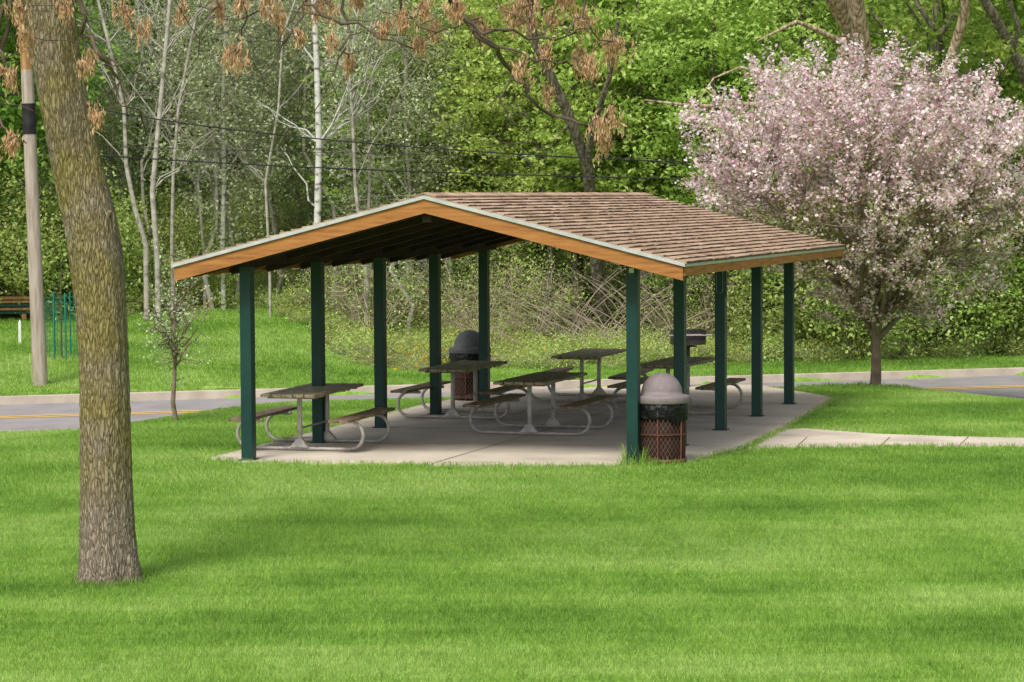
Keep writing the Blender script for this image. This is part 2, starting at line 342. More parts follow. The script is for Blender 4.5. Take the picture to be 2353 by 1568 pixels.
for side,a in (("l",0),("r",W)):
    for k,b in enumerate(posts):
        q=QB(); sbox(q,a-pw,a+pw,b-pw,b+pw,.02,2.53); sbox(q,a-pw-.03,a+pw+.03,b-pw-.03,b+pw+.03,.031,.045)
        q.obj("post_%s%d"%(side,k+1),[M_post],shelter,bevel=.006)
q=QB()
for a in (0,W): sbox(q,a-.07,a+.07,-.35,Ln+.45,2.53,2.71)
q.obj("header_beams",[M_beam],shelter)
def slope_prism(q,side,d0,d1,b0,b1,zo0,zo1,m=0):
    c=W/2
    A=[(c+side*d0,b0),(c+side*d1,b0),(c+side*d1,b1),(c+side*d0,b1)]
    bot=[S(a,b,zt(a)+zo0) for a,b in A]; top=[S(a,b,zt(a)+zo1) for a,b in A]
    if side<0: bot=[bot[1],bot[0],bot[3],bot[2]];top=[top[1],top[0],top[3],top[2]]
    q.hexa(bot+top,m)
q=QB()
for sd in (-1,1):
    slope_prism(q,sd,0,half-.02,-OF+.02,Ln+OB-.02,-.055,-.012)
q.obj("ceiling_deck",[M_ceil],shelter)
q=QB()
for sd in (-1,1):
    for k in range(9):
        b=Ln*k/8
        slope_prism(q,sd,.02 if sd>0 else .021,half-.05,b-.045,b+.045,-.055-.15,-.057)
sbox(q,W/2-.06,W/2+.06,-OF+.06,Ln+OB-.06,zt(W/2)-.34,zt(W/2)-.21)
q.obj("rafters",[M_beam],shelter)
q=QB()
for sd in (-1,1):
    for b0,b1 in ((-OF-.02,-OF+.02),(Ln+OB-.02,Ln+OB+.02)):
        slope_prism(q,sd,0,half+.0,b0,b1,-.225,-.048)
q.obj("gable_fascia",[M_fascia],shelter)
q=QB()
for a0,a1 in ((-OS-.02,-OS+.02),(W+OS-.02,W+OS+.02)):
    sbox(q,a0,a1,-OF+.021,Ln+OB-.021,ZE-.17,ZE-.05)
q.obj("eave_fascia",[M_fascia],shelter)
q=QB()
for sd in (-1,1):
    for b0,b1 in ((-OF-.045,-OF+.01),(Ln+OB-.01,Ln+OB+.045)):
        slope_prism(q,sd,0,half+.03,b0,b1,-.047,-.004)
    slope_prism(q,sd,half-.03,half+.035,-OF+.011,Ln+OB-.011,-.046,-.006)
q.obj("drip_edge",[M_drip],shelter)
def shingmat():
    m,nt,N,L,B=newmat("brown_shingle")
    g=N.new("ShaderNodeNewGeometry")
    cr=ramp(N,[(0,(.33,.225,.155)),(.35,(.41,.29,.205)),(.7,(.48,.35,.25)),(1,(.55,.415,.30))]); L.new(g.outputs["Random Per Island"],cr.inputs[0])
    n=N.new("ShaderNodeTexNoise"); n.inputs["Scale"].default_value=70; n.inputs["Detail"].default_value=4; L.new(g.outputs["Position"],n.inputs["Vector"])
    c2=ramp(N,[(.3,(.75,.75,.75)),(.7,(1.15,1.15,1.15))]); L.new(n.outputs[0],c2.inputs[0])
    n3=N.new("ShaderNodeTexNoise"); n3.inputs["Scale"].default_value=1.3; n3.inputs["Detail"].default_value=6; L.new(g.outputs["Position"],n3.inputs["Vector"])
    c3=ramp(N,[(.35,(.84,.82,.80)),(.65,(1.05,1.05,1.05))]); L.new(n3.outputs[0],c3.inputs[0])
    mu=N.new("ShaderNodeMixRGB"); mu.blend_type='MULTIPLY'; mu.inputs[0].default_value=1; L.new(cr.outputs[0],mu.inputs[1]); L.new(c2.outputs[0],mu.inputs[2])
    m2=N.new("ShaderNodeMixRGB"); m2.blend_type='MULTIPLY'; m2.inputs[0].default_value=1; L.new(mu.outputs[0],m2.inputs[1]); L.new(c3.outputs[0],m2.inputs[2])
    L.new(m2.outputs[0],B.inputs["Base Color"]); B.inputs["Roughness"].default_value=.95; B.inputs["Specular IOR Level"].default_value=.1
    b=N.new("ShaderNodeBump"); b.inputs["Strength"].default_value=.4; b.inputs["Distance"].default_value=.004; L.new(n.outputs[0],b.inputs["Height"]); L.new(b.outputs[0],B.inputs["Normal"])
    return m
M_sh=shingmat()
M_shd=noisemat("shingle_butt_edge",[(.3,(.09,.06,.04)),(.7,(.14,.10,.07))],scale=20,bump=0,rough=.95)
q=QB(); exp=.143; nc=int(half/exp)+1
for sd in (-1,1):
    for c in range(nc):
        d1=half+.05-c*exp; d0=max(d1-exp-.03,0)
        if d1<=0: break
        b=-OF-.03-random.random()*.25
        bend=Ln+OB+.03
        while b<bend:
            wd=random.choice([.16,.2,.26,.31]); b1=min(b+wd-.006,bend); bs=max(b,-OF-.03)
            if b1>bs+.01:
                th=random.uniform(.012,.022); cc=W/2
                low=th+.008; 
                dj=random.uniform(-.005,.005)
                pts=[(cc+sd*d0,bs),(cc+sd*(d1+dj),bs),(cc+sd*(d1+dj),b1),(cc+sd*d0,b1)]
                def zz(a): return ZE+(half-abs(a-cc))*SL
                top=[S(pts[0][0],bs,zz(pts[0][0])+.002),S(pts[1][0],bs,zz(pts[1][0])+low),S(pts[2][0],b1,zz(pts[2][0])+low),S(pts[3][0],b1,zz(pts[3][0])+.002)]
                bot=[v-Vector((0,0,.012)) for v in top]; bot[1]=top[1]-Vector((0,0,low+.006)); bot[2]=top[2]-Vector((0,0,low+.006))
                if sd<0: bot=[bot[1],bot[0],bot[3],bot[2]];top=[top[1],top[0],top[3],top[2]]
                q.hexa(bot+top)
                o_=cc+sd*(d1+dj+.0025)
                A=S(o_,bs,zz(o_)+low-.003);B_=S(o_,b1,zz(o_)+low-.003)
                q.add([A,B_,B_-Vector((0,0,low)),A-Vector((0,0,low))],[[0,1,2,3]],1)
            b+=wd
b=-OF-.03
while b<Ln+OB:
    b1=min(b+.2,Ln+OB+.03)
    for sd in (-1,1):
        slope_prism(q,sd,0,.15,b,b1+.0,.012,.03+random.uniform(0,.006))
    b+=.2
q.obj("shingle_roof",[M_sh,M_shd],shelter)
q=QB(); sbox(q,W+pw,W+pw+.012,Ln/2-.04,Ln/2+.05,1.95,2.4); q.obj("post_conduit",[M_post],shelter)
q=QB(); zc=2.2
ol=[]
for t in range(25):
    an=2*math.pi*t/24; cx_=.045*math.copysign(min(1,abs(math.cos(an))*1.3),math.cos(an)); cz_=.19*math.copysign(min(1,abs(math.sin(an))*1.25),math.sin(an))
    ol.append(S(W+cx_,Ln/2-pw-.004,zc+cz_))
q.tube(ol,.003,5,0,False); q.obj("post_plaque_outline",[M_galv],shelter)
q=QB(); sbox(q,W-.03,W+.03,-pw-.012,-pw-.001,2.44,2.5); q.obj("sticker",[M_white],shelter)
# ------------------------------------------------------------ picnic tables
def table(loc,rot):
    E=empty("picnic_table",loc,rot); Lh=1.08
    q=QB()
    n=5;wd=.142
    for k in range(n):
        x0=-.38+k*.154; z=.745+random.uniform(0,.004); q.box((x0,-Lh+random.uniform(-.012,.012),z),(x0+wd,Lh+random.uniform(-.012,.012),z+.04))
    for yy in (-.9,-.58,.58,.9): q.box((-.33,yy-.035,.722),(.33,yy+.035,.7445))
    q.obj("table_top",[M_plank],E,bevel=.005)
    q=QB()
    for sx in (-1,1):
        for k in range(2):
            x0=sx*.70-.135+k*.137; q.box((x0,-Lh,.42),(x0+.130,Lh,.458))
    q.obj("seats",[M_plank2],E,bevel=.005)
    q=QB(); R=.185
    for fy in (-.58,.58):
        q.tube([(0,fy,.04),(0,fy,.73)],.034,12)
        q.box((-.26,fy-.02,.705),(.26,fy+.02,.7215))
        q.hexa([(-.13,fy-.045,.045),(.13,fy-.045,.045),(.13,fy+.045,.045),(-.13,fy+.045,.045),(-.035,fy-.03,.16),(.035,fy-.03,.16),(.035,fy+.03,.16),(-.035,fy+.03,.16)])
        path=[]
        for sx in (-1,1):
            arc=[]
            cx=.70; cz=.03+R
            arc.append((sx*.52,fy,cz+R)); arc.append((sx*.62,fy,cz+R))
            for t in range(0,13):
                an=math.pi/2-math.pi*t/12
                arc.append((sx*(cx+R*math.cos(an)),fy,cz+R*math.sin(an)))
            path+= arc if sx<0 else arc[::-1]
        q.tube(path,.024,10)
        for sx in (-1,1): q.box((sx*.70-.13,fy-.025,.409),(sx*.70+.13,fy+.025,.4185))
    q.tube([(0,-.58,.30),(0,.58,.30)],.014,8)
    q.obj("pipe_frame",[M_galv],E)
    return E
ang=-math.atan2(e2.x,e2.y)
T=[(-2.70,35.35,.06),(-.74,40.2,.02),(.42,37.4,.0),(1.3,43.3,.03),(2.60,40.9,-.02)]
for x,y,da in T: table((x,y,.03),ang+da)
# ------------------------------------------------------------ trash cans
def can(loc,dark=False,rot=0):
    E=empty("trash_can",loc,rot)
    q=QB(); revolve(q,[(.0,.03),(.27,.03),(.285,.1),(.29,.74),(.0,.74)],28); q.obj("liner",[M_liner],E)
    q=QB(); R0=.318;nh=34;Hh=.66
    for s in (-1,1):
        for k in range(nh):
            V=[]
            for t in range(13):
                f=t/12; th=2*math.pi*k/nh+s*f*math.pi*.42; z=.06+f*Hh; rr=R0-.018*(1-f)
                V.append((rr*math.cos(th-.012),rr*math.sin(th-.012),z)); V.append((rr*math.cos(th+.012),rr*math.sin(th+.012),z))
            q.add(V,[[2*i,2*i+1,2*i+3,2*i+2] for i in range(12)])
    for z0,z1 in ((.03,.075),(.38,.395),(.69,.74)):
        revolve(q,[(R0-.03,z0),(R0-.008,z0),(R0+.004,z1),(R0-.03,z1)],36)
    for k in range(6):
        th=k*math.pi/3+.3; q.tube([((R0-.01)*math.cos(th),(R0-.01)*math.sin(th),.0),((R0+.004)*math.cos(th),(R0+.004)*math.sin(th),.72)],.012,6)
    q.obj("mesh_basket",[M_mesh],E)
    q=QB(); prof=[(.33,.58),(.338,.60),(.335,.66),(.345,.72),(.33,.78),(.31,.81)]
    k=56;th=np.arange(k)*2*math.pi/k;V=[]
    for (rr,z) in prof:
        for a in th:
            w=.012*math.sin(a*9+z*30)+.008*math.sin(a*17-z*50)+random.uniform(-.004,.004)
            zz=z+(.025*math.sin(a*3+1)+.018*math.sin(a*7) if z<.62 else 0)
            V.append(((rr+w)*math.cos(a),(rr+w)*math.sin(a),zz))
    n=len(prof);i=np.arange(n-1)[:,None]*k;j=np.arange(k)[None,:];j2=(j+1)%k
    q.add(V,np.stack([i+j,i+j2,i+k+j2,i+k+j],-1).reshape(-1,4),0,True); q.obj("trash_bag",[M_bag],E)
    q=QB()
    prof=[(.30,.78),(.345,.78),(.352,.79),(.352,.86),(.345,.872),(.29,.885),(.268,.89),(.262,.90)]
    for t in range(0,11):
        an=math.pi/2*t/10; prof.append((max(.262*math.cos(an),.001),.90+.262*math.sin(an)))
    revolve(q,prof,48); q.obj("dome_lid",[M_lidd if dark else M_lid],E)
    return E
gl=site(1521,1066,0); can((gl.x,gl.y,.0))
gb=site(1080,921,.03); can((gb.x,gb.y+.25,.03),True)
# ------------------------------------------------------------ grill
gg=site(1581,893,0); E=empty("park_grill",(gg.x,gg.y,-.02),.15)
q=QB(); q.tube([(0,0,-.4),(0,0,.78)],.035,10); q.box((-.14,-.12,.76),(.14,.12,.78)); q.obj("pedestal",[M_steel],E)
q=QB(); t=.008
q.box((-.28,-.2,.80),(.28,.2,.81)); q.box((-.28,.2-t,.81),(.28,.2,1.06)); q.box((-.28,-.2,.81),(-.28+t,.2-t,1.06)); q.box((.28-t,-.2,.81),(.28,.2-t,1.06)); q.box((-.28+t,-.2,.81),(.28-t,-.2+t,.88))
q.obj("firebox",[M_steel],E)
q=QB()
for k in range(14):
    x=-.24+k*.037; q.tube([(x,-.22,.97),(x,.18,.97)],.006,5)
q.tube([(-.3,-.22,.97),(.3,-.22,.97)],.01,6); q.tube([(-.38,-.16,.97),(-.28,-.16,.97)],.015,6); q.tube([(.28,-.16,.97),(.40,-.16,.97)],.015,6)
q.obj("grate",[M_galv],E)
# ------------------------------------------------------------ utility poles + wires
pb=ground(93,887); 
def pole(loc,lean):
    E=empty("utility_pole",loc)
    def P(z): return (lean*z,0,z)
    q=QB(); q.tube([P(-.3),P(1),P(3),P(4.95)],[.15,.145,.135,.128],16); q.obj("shaft_lower",[M_pole],E)
    q=QB(); q.tube([P(4.94),P(5.54)],.134,16); q.obj("black_band",[M_black],E)
    q=QB(); q.tube([P(5.53),P(6.2)],[.125,.12],16); q.obj("shaft_mid",[M_pole],E)
    q=QB(); q.tube([P(6.19),P(9.2)],[.12,.105],16); q.obj("shaft_upper",[M_poleb],E)
    q=QB(); q.box((lean*8.6-.9,-.06,8.5),(lean*8.6+.9,.06,8.62))
    for k in (-.8,-.3,.3,.8): q.tube([(lean*8.6+k,0,8.62),(lean*8.6+k,0,8.78)],.03,8)
    q.obj("crossarm",[M_pole],E)
    return E
E1=pole(pb,-.027)
far=Vector((22,60,0)); far.z=h1(22,60); E2=pole(far,0)
def wire(name,A,B,C,rad=.014):
    q=QB(); pts=[]
    for k in range(41):
        t=k/40; pts.append(A*(1-t)*(1-2*t)+B*4*t*(1-t)+C*t*(2*t-1))
    q.tube(pts,rad,5); q.obj(name,[M_black],WR)
WR=empty("overhead_wires")
def dpt(px): return 52.5+ (px-90)/(2700-90)*3
wire("wire_a",at(88,345,dpt(90)),at(1000,396,dpt(1000)),at(2400,425,dpt(2400)))
wire("wire_b",at(84,222,dpt(90)),at(1000,342,dpt(1000)),at(2400,392,dpt(2400)))
wire("wire_c",at(86,330,dpt(90)),at(900,354,dpt(900)),at(2400,380,dpt(2400)),.007)
wire("wire_d",at(-900,190,50),at(-300,225,51),at(78,212,dpt(80)))
# ------------------------------------------------------------ trees
def path_jit(A,B,n,j):
    A=np.array(A,float);B=np.array(B,float);P=[A+(B-A)*t for t in np.linspace(0,1,n)]
    for k in range(1,n-1): P[k]=P[k]+RNG.normal(size=3)*j
    return np.array(P)
def gen_tree(name,mats,H=12,cb=3,R=3,tr=.16,limbs=8,ncl=130,lper=70,clen=.7,clr=.22,leaf=.14,seed=0,lean=(0,0),forks=0,up=.5,leafm=(1,),lm_w=None,low=0.0,twk=3,shell=.5,aspect=.6,trunk_top=.95,curve=.12,lobes=.3,flat=.7,fork_h=None):
    global RNG
    RNG=np.random.default_rng(seed+100)
    q=QB(); top=np.array([lean[0],lean[1],H*trunk_top])
    tp=path_jit((0,0,-.5),top,9,curve); tp[0][:2]=0
    q.tube(tp,np.linspace(tr,tr*.22,9),9,0,False)
    sk=[np.array([np.interp(u,np.linspace(0,1,9),tp[:,c]) for c in range(3)]) for u in np.linspace(max(cb*.6/H,.05),.97,14)]
    cz=(cb+H)/2; hv=(H-cb)/2; cen=np.array([lean[0]*.6,lean[1]*.6,cz])
    bumps=RNG.normal(size=(7,3)); bumps/=np.linalg.norm(bumps,axis=1)[:,None]; amp=RNG.uniform(-lobes,lobes,7)
    def crown(d): return 1+sum(a*math.exp(-3*(1-np.dot(d,b))) for a,b in zip(amp,bumps))
    for k in range(limbs):
        d=RNG.normal(size=3); d[2]=RNG.uniform(-.5,.9); d/=np.linalg.norm(d)
        e=cen+d*np.array([R,R,hv])*crown(d)*RNG.uniform(.6,.85)
        hb=max(min(e[2]-RNG.uniform(.25,.55)*(H-cb)*.6, H*.8), cb*.55)
        if fork_h: hb=RNG.uniform(*fork_h)
        s0=np.array([np.interp(hb,tp[:,2],tp[:,c]) for c in range(3)])
        lp=path_jit(s0,e,7,.07*R/2)
        q.tube(lp,np.linspace(tr*(.42 if not fork_h else .55),tr*.1,7),6,0,False)
        for m_ in range(2,7): sk.append(lp[m_]); 
        for m_ in range(1,6): sk.append((lp[m_]+lp[m_+1])/2)
    SK=np.array(sk); LC=[[] for _ in leafm]
    for k in range(ncl):
        d=RNG.normal(size=3); d/=np.linalg.norm(d)
        if d[2]<-.3 and RNG.random()<low: d[2]*=-1
        rad=(shell+(1-shell)*RNG.random())*crown(d)
        e=cen+d*np.array([R,R,hv])*rad
        D=np.linalg.norm(SK-e,axis=1)+np.where(SK[:,2]>e[2]+.1,.7,0); b=SK[np.argmin(D)]
        v=e-b; 
        tw=path_jit(b,e,4,.05)
        if up: tw[1:3,2]-=.04*np.linalg.norm(v)
        q.tube(tw,np.linspace(max(tr*.09,.008),.004,4),twk,0,False)
        od=d*np.array([1,1,.5])+np.array([0,0,up])+RNG.normal(size=3)*.35; od/=np.linalg.norm(od)
        n=int(lper*RNG.uniform(.5,1.4)); t=RNG.uniform(-.6,.6,n)[:,None]
        pos=e+od*clen*t+RNG.normal(size=(n,3))*clr*np.array([1,1,flat])
        if len(leafm)==1: LC[0].append(pos)
        else:
            pr=lm_w(d,rad); pick=RNG.random(n)<pr
            LC[0].append(pos[pick]); LC[1].append(pos[~pick])
    for mi,L_ in zip(leafm,LC):
        L_=np.vstack(L_); 
        if len(L_): q.leaves(L_,leaf,mi,aspect=aspect)
    return q.mesh(name,mats)
def put(name,me,loc,rot=None,sc=1,parent=None):
    o=bpy.data.objects.new(name,me); o.location=loc; o.rotation_euler=(0,0,random.uniform(0,6.28) if rot is None else rot)
    o.scale=(sc,)*3 if np.isscalar(sc) else sc; tag(o,parent); return o
V_fresh=[gen_tree("fresh%d"%k,[M_bark,L_fresh],H=12.5,cb=2.3,R=3.2,ncl=235,lper=62,clen=1.1,clr=.2,leaf=.135,seed=k,up=.05,tr=.12,flat=.4) for k in range(3)]
V_green=[gen_tree("green%d"%k,[M_bark,L_green],H=14,cb=2.2,R=3.6,ncl=260,lper=64,clen=1.0,clr=.26,leaf=.17,seed=20+k,up=.1,tr=.16,flat=.5) for k in range(3)]
V_deep=[gen_tree("deep%d"%k,[M_bark,L_deep],H=15,cb=.8,R=3.9,ncl=300,lper=80,clen=1.0,clr=.36,leaf=.2,seed=40+k,up=.2,tr=.2) for k in range(2)]
V_silv=[gen_tree("silver%d"%k,[M_pale,L_silver],H=10.5,cb=1.0,R=2.0,ncl=210,lper=46,clen=.7,clr=.17,leaf=.095,seed=60+k,up=.6,tr=.07,curve=.2) for k in range(3)]
V_bare=[gen_tree("bare%d"%k,[M_pale,L_silver],H=12.5,cb=3,R=2.0,ncl=170,lper=10,clen=.6,clr=.2,leaf=.09,seed=80+k,up=.6,tr=.065,curve=.25,limbs=13) for k in range(3)]
V_shrub=[gen_tree("shrub%d"%k,[M_twig,L_shrub],H=2.6,cb=.1,R=1.4,ncl=80,lper=46,clen=.5,clr=.16,leaf=.08,seed=90+k,up=.6,tr=.03,limbs=9,trunk_top=.6) for k in range(3)]
V_thin=[gen_tree("thin_shrub%d"%k,[M_dead,L_shrub],H=2.4,cb=.3,R=1.3,ncl=90,lper=10,clen=.4,clr=.10,leaf=.06,seed=130+k,up=1.0,tr=.022,limbs=16,trunk_top=.5,fork_h=(.05,.4)) for k in range(2)]
V_weed=[gen_tree("weed%d"%k,[M_dead,L_shrub],H=.6,cb=.0,R=.7,ncl=44,lper=26,clen=.35,clr=.1,leaf=.055,seed=110+k,up=1.4,tr=.01,limbs=5,trunk_top=.6) for k in range(2)]
forest=empty("woodland")
def P3(px,depth):
    x=(px-CX)/F*depth; return Vector((x,depth,h1(x,depth)-.05))
def edge_depth(px):
    d=60
    for _ in range(20):
        x=(px-CX)/F*d; d=RY+RK*x+(float(wood_edge(x)))/RC
    return d
def glade(px): # extra setback of the trees behind the shelter
    return 4.5*float(ss((px-560)/200))*(1-float(ss((px-1500)/200)))
for row,(d0,d1,step) in enumerate(((20,30,230),(12,18,220))):
    px=-500
    while px<2900:
        ed=edge_depth(px); dd=random.uniform(d0,d1)
        if px<900: me=random.choice(V_deep+V_deep+V_green)
        else: me=random.choice(V_green+V_deep+V_fresh+V_fresh)
        if not(row==1 and 250<px<850 and random.random()<.5):
            put("tree",me,P3(px+random.uniform(-70,70),ed+dd+glade(px)*.7),sc=random.uniform(.9,1.2),parent=forest)
        px+=step
px=-450
while px<2850:
    ed=edge_depth(px)+glade(px)
    if px<200: ch=V_green+V_deep
    elif px<960: ch=V_silv+V_bare
    elif px<1650: ch=V_fresh
    else: ch=V_green+V_green+V_fresh
    st=62 if 200<px<960 else 170
    put("tree",random.choice(ch),P3(px+random.uniform(-40,40),ed+random.uniform(0,9)),sc=random.uniform(.8,1.08),parent=forest)
    px+=st
for px in range(640,1000,70):
    put("tree",random.choice(V_silv),P3(px,edge_depth(px)+glade(px)+random.uniform(1,5)),sc=random.uniform(.85,1.1),parent=forest)
for px,dd in ((1010,6),(1150,4),(1260,1),(1340,5),(1440,2),(1560,4),(1650,2)):
    put("tree",random.choice(V_fresh),P3(px,edge_depth(px)+glade(px)+dd),sc=random.uniform(.72,.92),parent=forest)
for px,dd,me_ in ((2300,.5,1),(1800,2,0),(2050,3,2),(1700,4,1),(2180,1.5,0)):
    put("tree",V_green[me_],P3(px,edge_depth(px)+dd),sc=(.62,.62,.5),parent=forest)
for k in range(150):
    px=random.uniform(-350,2700); ed=edge_depth(px); dd=random.uniform(.3,9)
    if 600<px<1650:
        dd=random.uniform(5,13); 
        if random.random()<.45: continue
    put("shrub",random.choice(V_shrub),P3(px,ed+dd),sc=random.uniform(.5,1.15),parent=forest)
for k in range(46):
    px=random.uniform(650,1750); put("shrub",random.choice(V_thin),P3(px,edge_depth(px)+random.uniform(2,9)),sc=random.uniform(.6,1.2),parent=forest)
for k in range(520):
    px=random.uniform(560,2500) if k<440 else random.uniform(-200,700); ed=edge_depth(px)
    put("weed",random.choice(V_weed),P3(px,ed+random.uniform(-.6,6+glade(px)*.6)),sc=random.uniform(.35,1.1),parent=forest)
for px in (30,110,-60,170,1960,2080,2200,2320,1860):
    put("shrub",random.choice(V_shrub),P3(px,edge_depth(px)+random.uniform(-.6,1)),sc=random.uniform(1.1,1.45),parent=forest)
def dp(pts,d0,d1=None):
    d1=d0 if d1 is None else d1; n=len(pts)
    return [at(a,b,d0+(d1-d0)*i/(n-1)) for i,(a,b) in enumerate(pts)]
def trunk(pts,depth,r0_,r1_,k=12,d1=None):
    P=dp(pts,depth,d1); base=Vector(P[0]); base.z=h1(base.x,base.y)
    if P[0].z>base.z+.3: P=[base-Vector((0,0,.2))]+P
    else: base.z=min(base.z,P[0].z)
    q=QB(); q.tube([v-base for v in P],np.linspace(r0_,r1_,len(P)),k); 
    return q,base
def birch(pts,depth,rr,r1_,mat=None):
    q,base=trunk(pts,depth,rr,r1_)
    n=len(pts)
    for k in range(9):
        i=random.randint(1,n-2); A=at(*pts[i],depth)-base; s=random.choice((-1,1))
        B_=A+Vector((s*random.uniform(.6,1.6),random.uniform(-.5,.5),random.uniform(.8,2)))
        q.tube(path_jit(A,B_,6,.06),np.linspace(rr*.3,.006,6),5,0)
    o=q.obj("birch_tree",[mat or M_birch],None,base); return o
birch([(728,640),(730,480),(733,330),(728,150),(718,-60)],61,.10,.06)
birch([(512,560),(515,400),(513,200),(522,0),(520,-60)],64,.065,.04)
birch([(335,560),(310,480),(290,380),(285,250),(250,100),(215,-40)],62,.07,.035,M_pale)
birch([(362,600),(350,440),(365,280),(380,120),(395,-50)],61.5,.075,.045,M_pale)
birch([(395,560),(398,400),(410,250),(440,90),(470,-50)],63,.05,.03,M_pale)
birch([(470,600),(455,420),(480,250),(560,80),(600,-30)],64,.045,.025,M_pale)
birch([(620,620),(610,420),(640,250),(650,80),(690,-30)],63,.04,.025,M_pale)
birch([(840,620),(850,420),(846,250),(870,80),(860,-30)],62,.045,.025,M_pale)
q,base=trunk([(2060,790),(2050,560),(2040,350),(2000,170),(1965,80),(1900,-40),(1850,-150)],60,.27,.20,16,54.5)
q.tube([v-base for v in dp([(1990,150),(1975,60),(1960,-60),(1970,-200)],55.7,54)],[.2,.17,.15,.12],12)
q.tube([v-base for v in dp([(1940,100),(1880,70),(1830,50),(1790,70),(1740,95)],55.2,54)],[.07,.055,.045,.03,.015],8)
q.tube([v-base for v in dp([(2040,260),(1900,228),(1740,240),(1600,245),(1480,230)],56.5,54.5)],[.10,.08,.065,.04,.015],8)
q.tube([v-base for v in dp([(1850,232),(1780,170),(1700,155),(1640,180),(1600,240)],55.8,54.5)],[.04,.035,.03,.02,.012],6)
q.tube([v-base for v in dp([(2045,400),(2150,250),(2190,120),(2220,20),(2200,-100)],57.3,55)],[.14,.12,.11,.1,.08],10)
q.obj("oak_tree",[M_barkw],None,base)
q,base=trunk([(2420,900),(2410,600),(2400,330),(2370,210),(2330,120),(2280,30),(2230,-50)],60,.18,.09,10,56)
q.tube([v-base for v in dp([(2330,120),(2340,60),(2300,-50)],57,56)],[.06,.05,.04],8)
q.obj("oak_tree",[M_bark],None,base)
q,base=trunk([(1395,790),(1375,650),(1360,500),(1350,380),(1300,250),(1230,100),(1200,-60)],62,.17,.09,12,57)
q.tube([v-base for v in dp([(1350,380),(1360,300),(1400,180),(1420,50)],59.5,57)],[.10,.08,.06,.04],8)
q.obj("maple_tree",[M_bark],None,base)
# ------------------------------------------------------------ house behind the trees
hb=Vector((-1.6,80,h1(-1.6,80))); E=empty("clapboard_house",hb,.12)
M_sid=noisemat("grey_siding",[(.3,(.30,.31,.30)),(.7,(.42,.42,.40))],scale=2,stretch=(1,1,20),bump=.3,rough=.8)
M_glass=noisemat("dark_glass",[(.3,(.02,.03,.03)),(.7,(.05,.06,.06))],scale=2,bump=0,rough=.15)
q=QB()
for k in range(22): q.hexa([(-3.6,-3-.02,k*.18-1),(3.6,-3-.02,k*.18-1),(3.6,3,k*.18-1),(-3.6,3,k*.18-1),(-3.6,-3+.005,k*.18-.82),(3.6,-3+.005,k*.18-.82),(3.6,3,k*.18-.82),(-3.6,3,k*.18-.82)])
q.obj("walls",[M_sid],E)
q=QB(); q.add([(-4,-3.4,2.7),(4,-3.4,2.7),(4,0,4.5),(-4,0,4.5),(4,3.4,2.7),(-4,3.4,2.7)],[[0,1,2,3],[3,2,4,5]]); q.add([(-3.6,-3,2.9),(-3.6,3,2.9),(-3.6,.05,4.4),(-3.6,-.05,4.4)],[[0,1,2,3]]); q.add([(3.6,-3,2.9),(3.6,3,2.9),(3.6,.05,4.4),(3.6,-.05,4.4)],[[0,1,2,3]]); q.obj("roof",[M_bark],E)
q=QB()
for x in (-2.4,0,2.2): q.box((x-.5,-3.06,.6),(x+.5,-3.025,1.9))
q.obj("windows",[M_glass],E)
q=QB()
for x in (-2.4,0,2.2):
    q.box((x-.6,-3.08,.5),(x-.5,-3.03,2.0));q.box((x+.5,-3.08,.5),(x+.6,-3.03,2.0));q.box((x-.5,-3.08,1.9),(x+.5,-3.03,2.0));q.box((x-.5,-3.08,.5),(x+.5,-3.03,.6))
q.obj("window_trim",[M_white],E)
# ------------------------------------------------------------ crab apple in blossom
cb_=ground(2011,890)
ctop=at(2040,140,cb_.y); Hc=ctop.z-cb_.z
me=gen_tree("crabapple",[M_crab,L_bloss,L_red],H=Hc+.15,cb=1.05,R=3.2,tr=.115,limbs=28,ncl=1150,lper=82,clen=.46,clr=.07,leaf=.062,seed=5,up=.8,leafm=(1,2),lm_w=lambda d,rad:(.84 if d[2]>-.1 else .58)-(.30 if d[0]<-.4 and d[2]<-.2 else 0)+(.0 if rad>.6 else -.2),low=.1,shell=.42,aspect=.95,trunk_top=.45,curve=.05,lobes=.32,fork_h=(.75,1.7))
put("crabapple_tree",me,(cb_.x+.02,cb_.y,cb_.z),rot=0)
# ------------------------------------------------------------ sapling near road
sb=ground(403,970)
me=gen_tree("sap",[M_crab,L_silver],H=2.75,cb=.45,R=.62,tr=.045,limbs=18,ncl=180,lper=9,clen=.2,clr=.05,leaf=.045,seed=9,up=1.0,trunk_top=.95,curve=.03,shell=.2)
put("young_tree",me,sb,rot=0)
tg=ground(143,823); E=empty("tree_guard",tg)
q=QB();k=22
for a in range(k):
    th=2*math.pi*a/k; q.tube([(.34*math.cos(th),.34*math.sin(th),0),(.34*math.cos(th),.34*math.sin(th),1.3)],.003,4)
for z in np.arange(.05,1.31,.104):
    q.tube([(.34*math.cos(t),.34*math.sin(t),z) for t in np.linspace(0,2*math.pi,25)],.003,4,cap=False)
q.obj("wire_cage",[M_teal],E)
q=QB()
for th in (1.2,2.2,4.4,5.1): q.tube([(.35*math.cos(th),.35*math.sin(th),-.1),(.35*math.cos(th),.35*math.sin(th),1.4)],.018,6)
q.obj("stakes",[M_teal],E)
q=QB(); q.tube(path_jit((0,0,-.1),(0,0,1.9),6,.02),[.02,.018,.016,.012,.01,.006],6)
for k in range(9):
    A=np.array((0,0,.8+k*.12)); q.tube(path_jit(A,A+np.array((random.uniform(-.25,.25),random.uniform(-.25,.25),.3)),4,.01),[.007,.006,.005,.003],4)
q.obj("sapling",[M_twig],E)
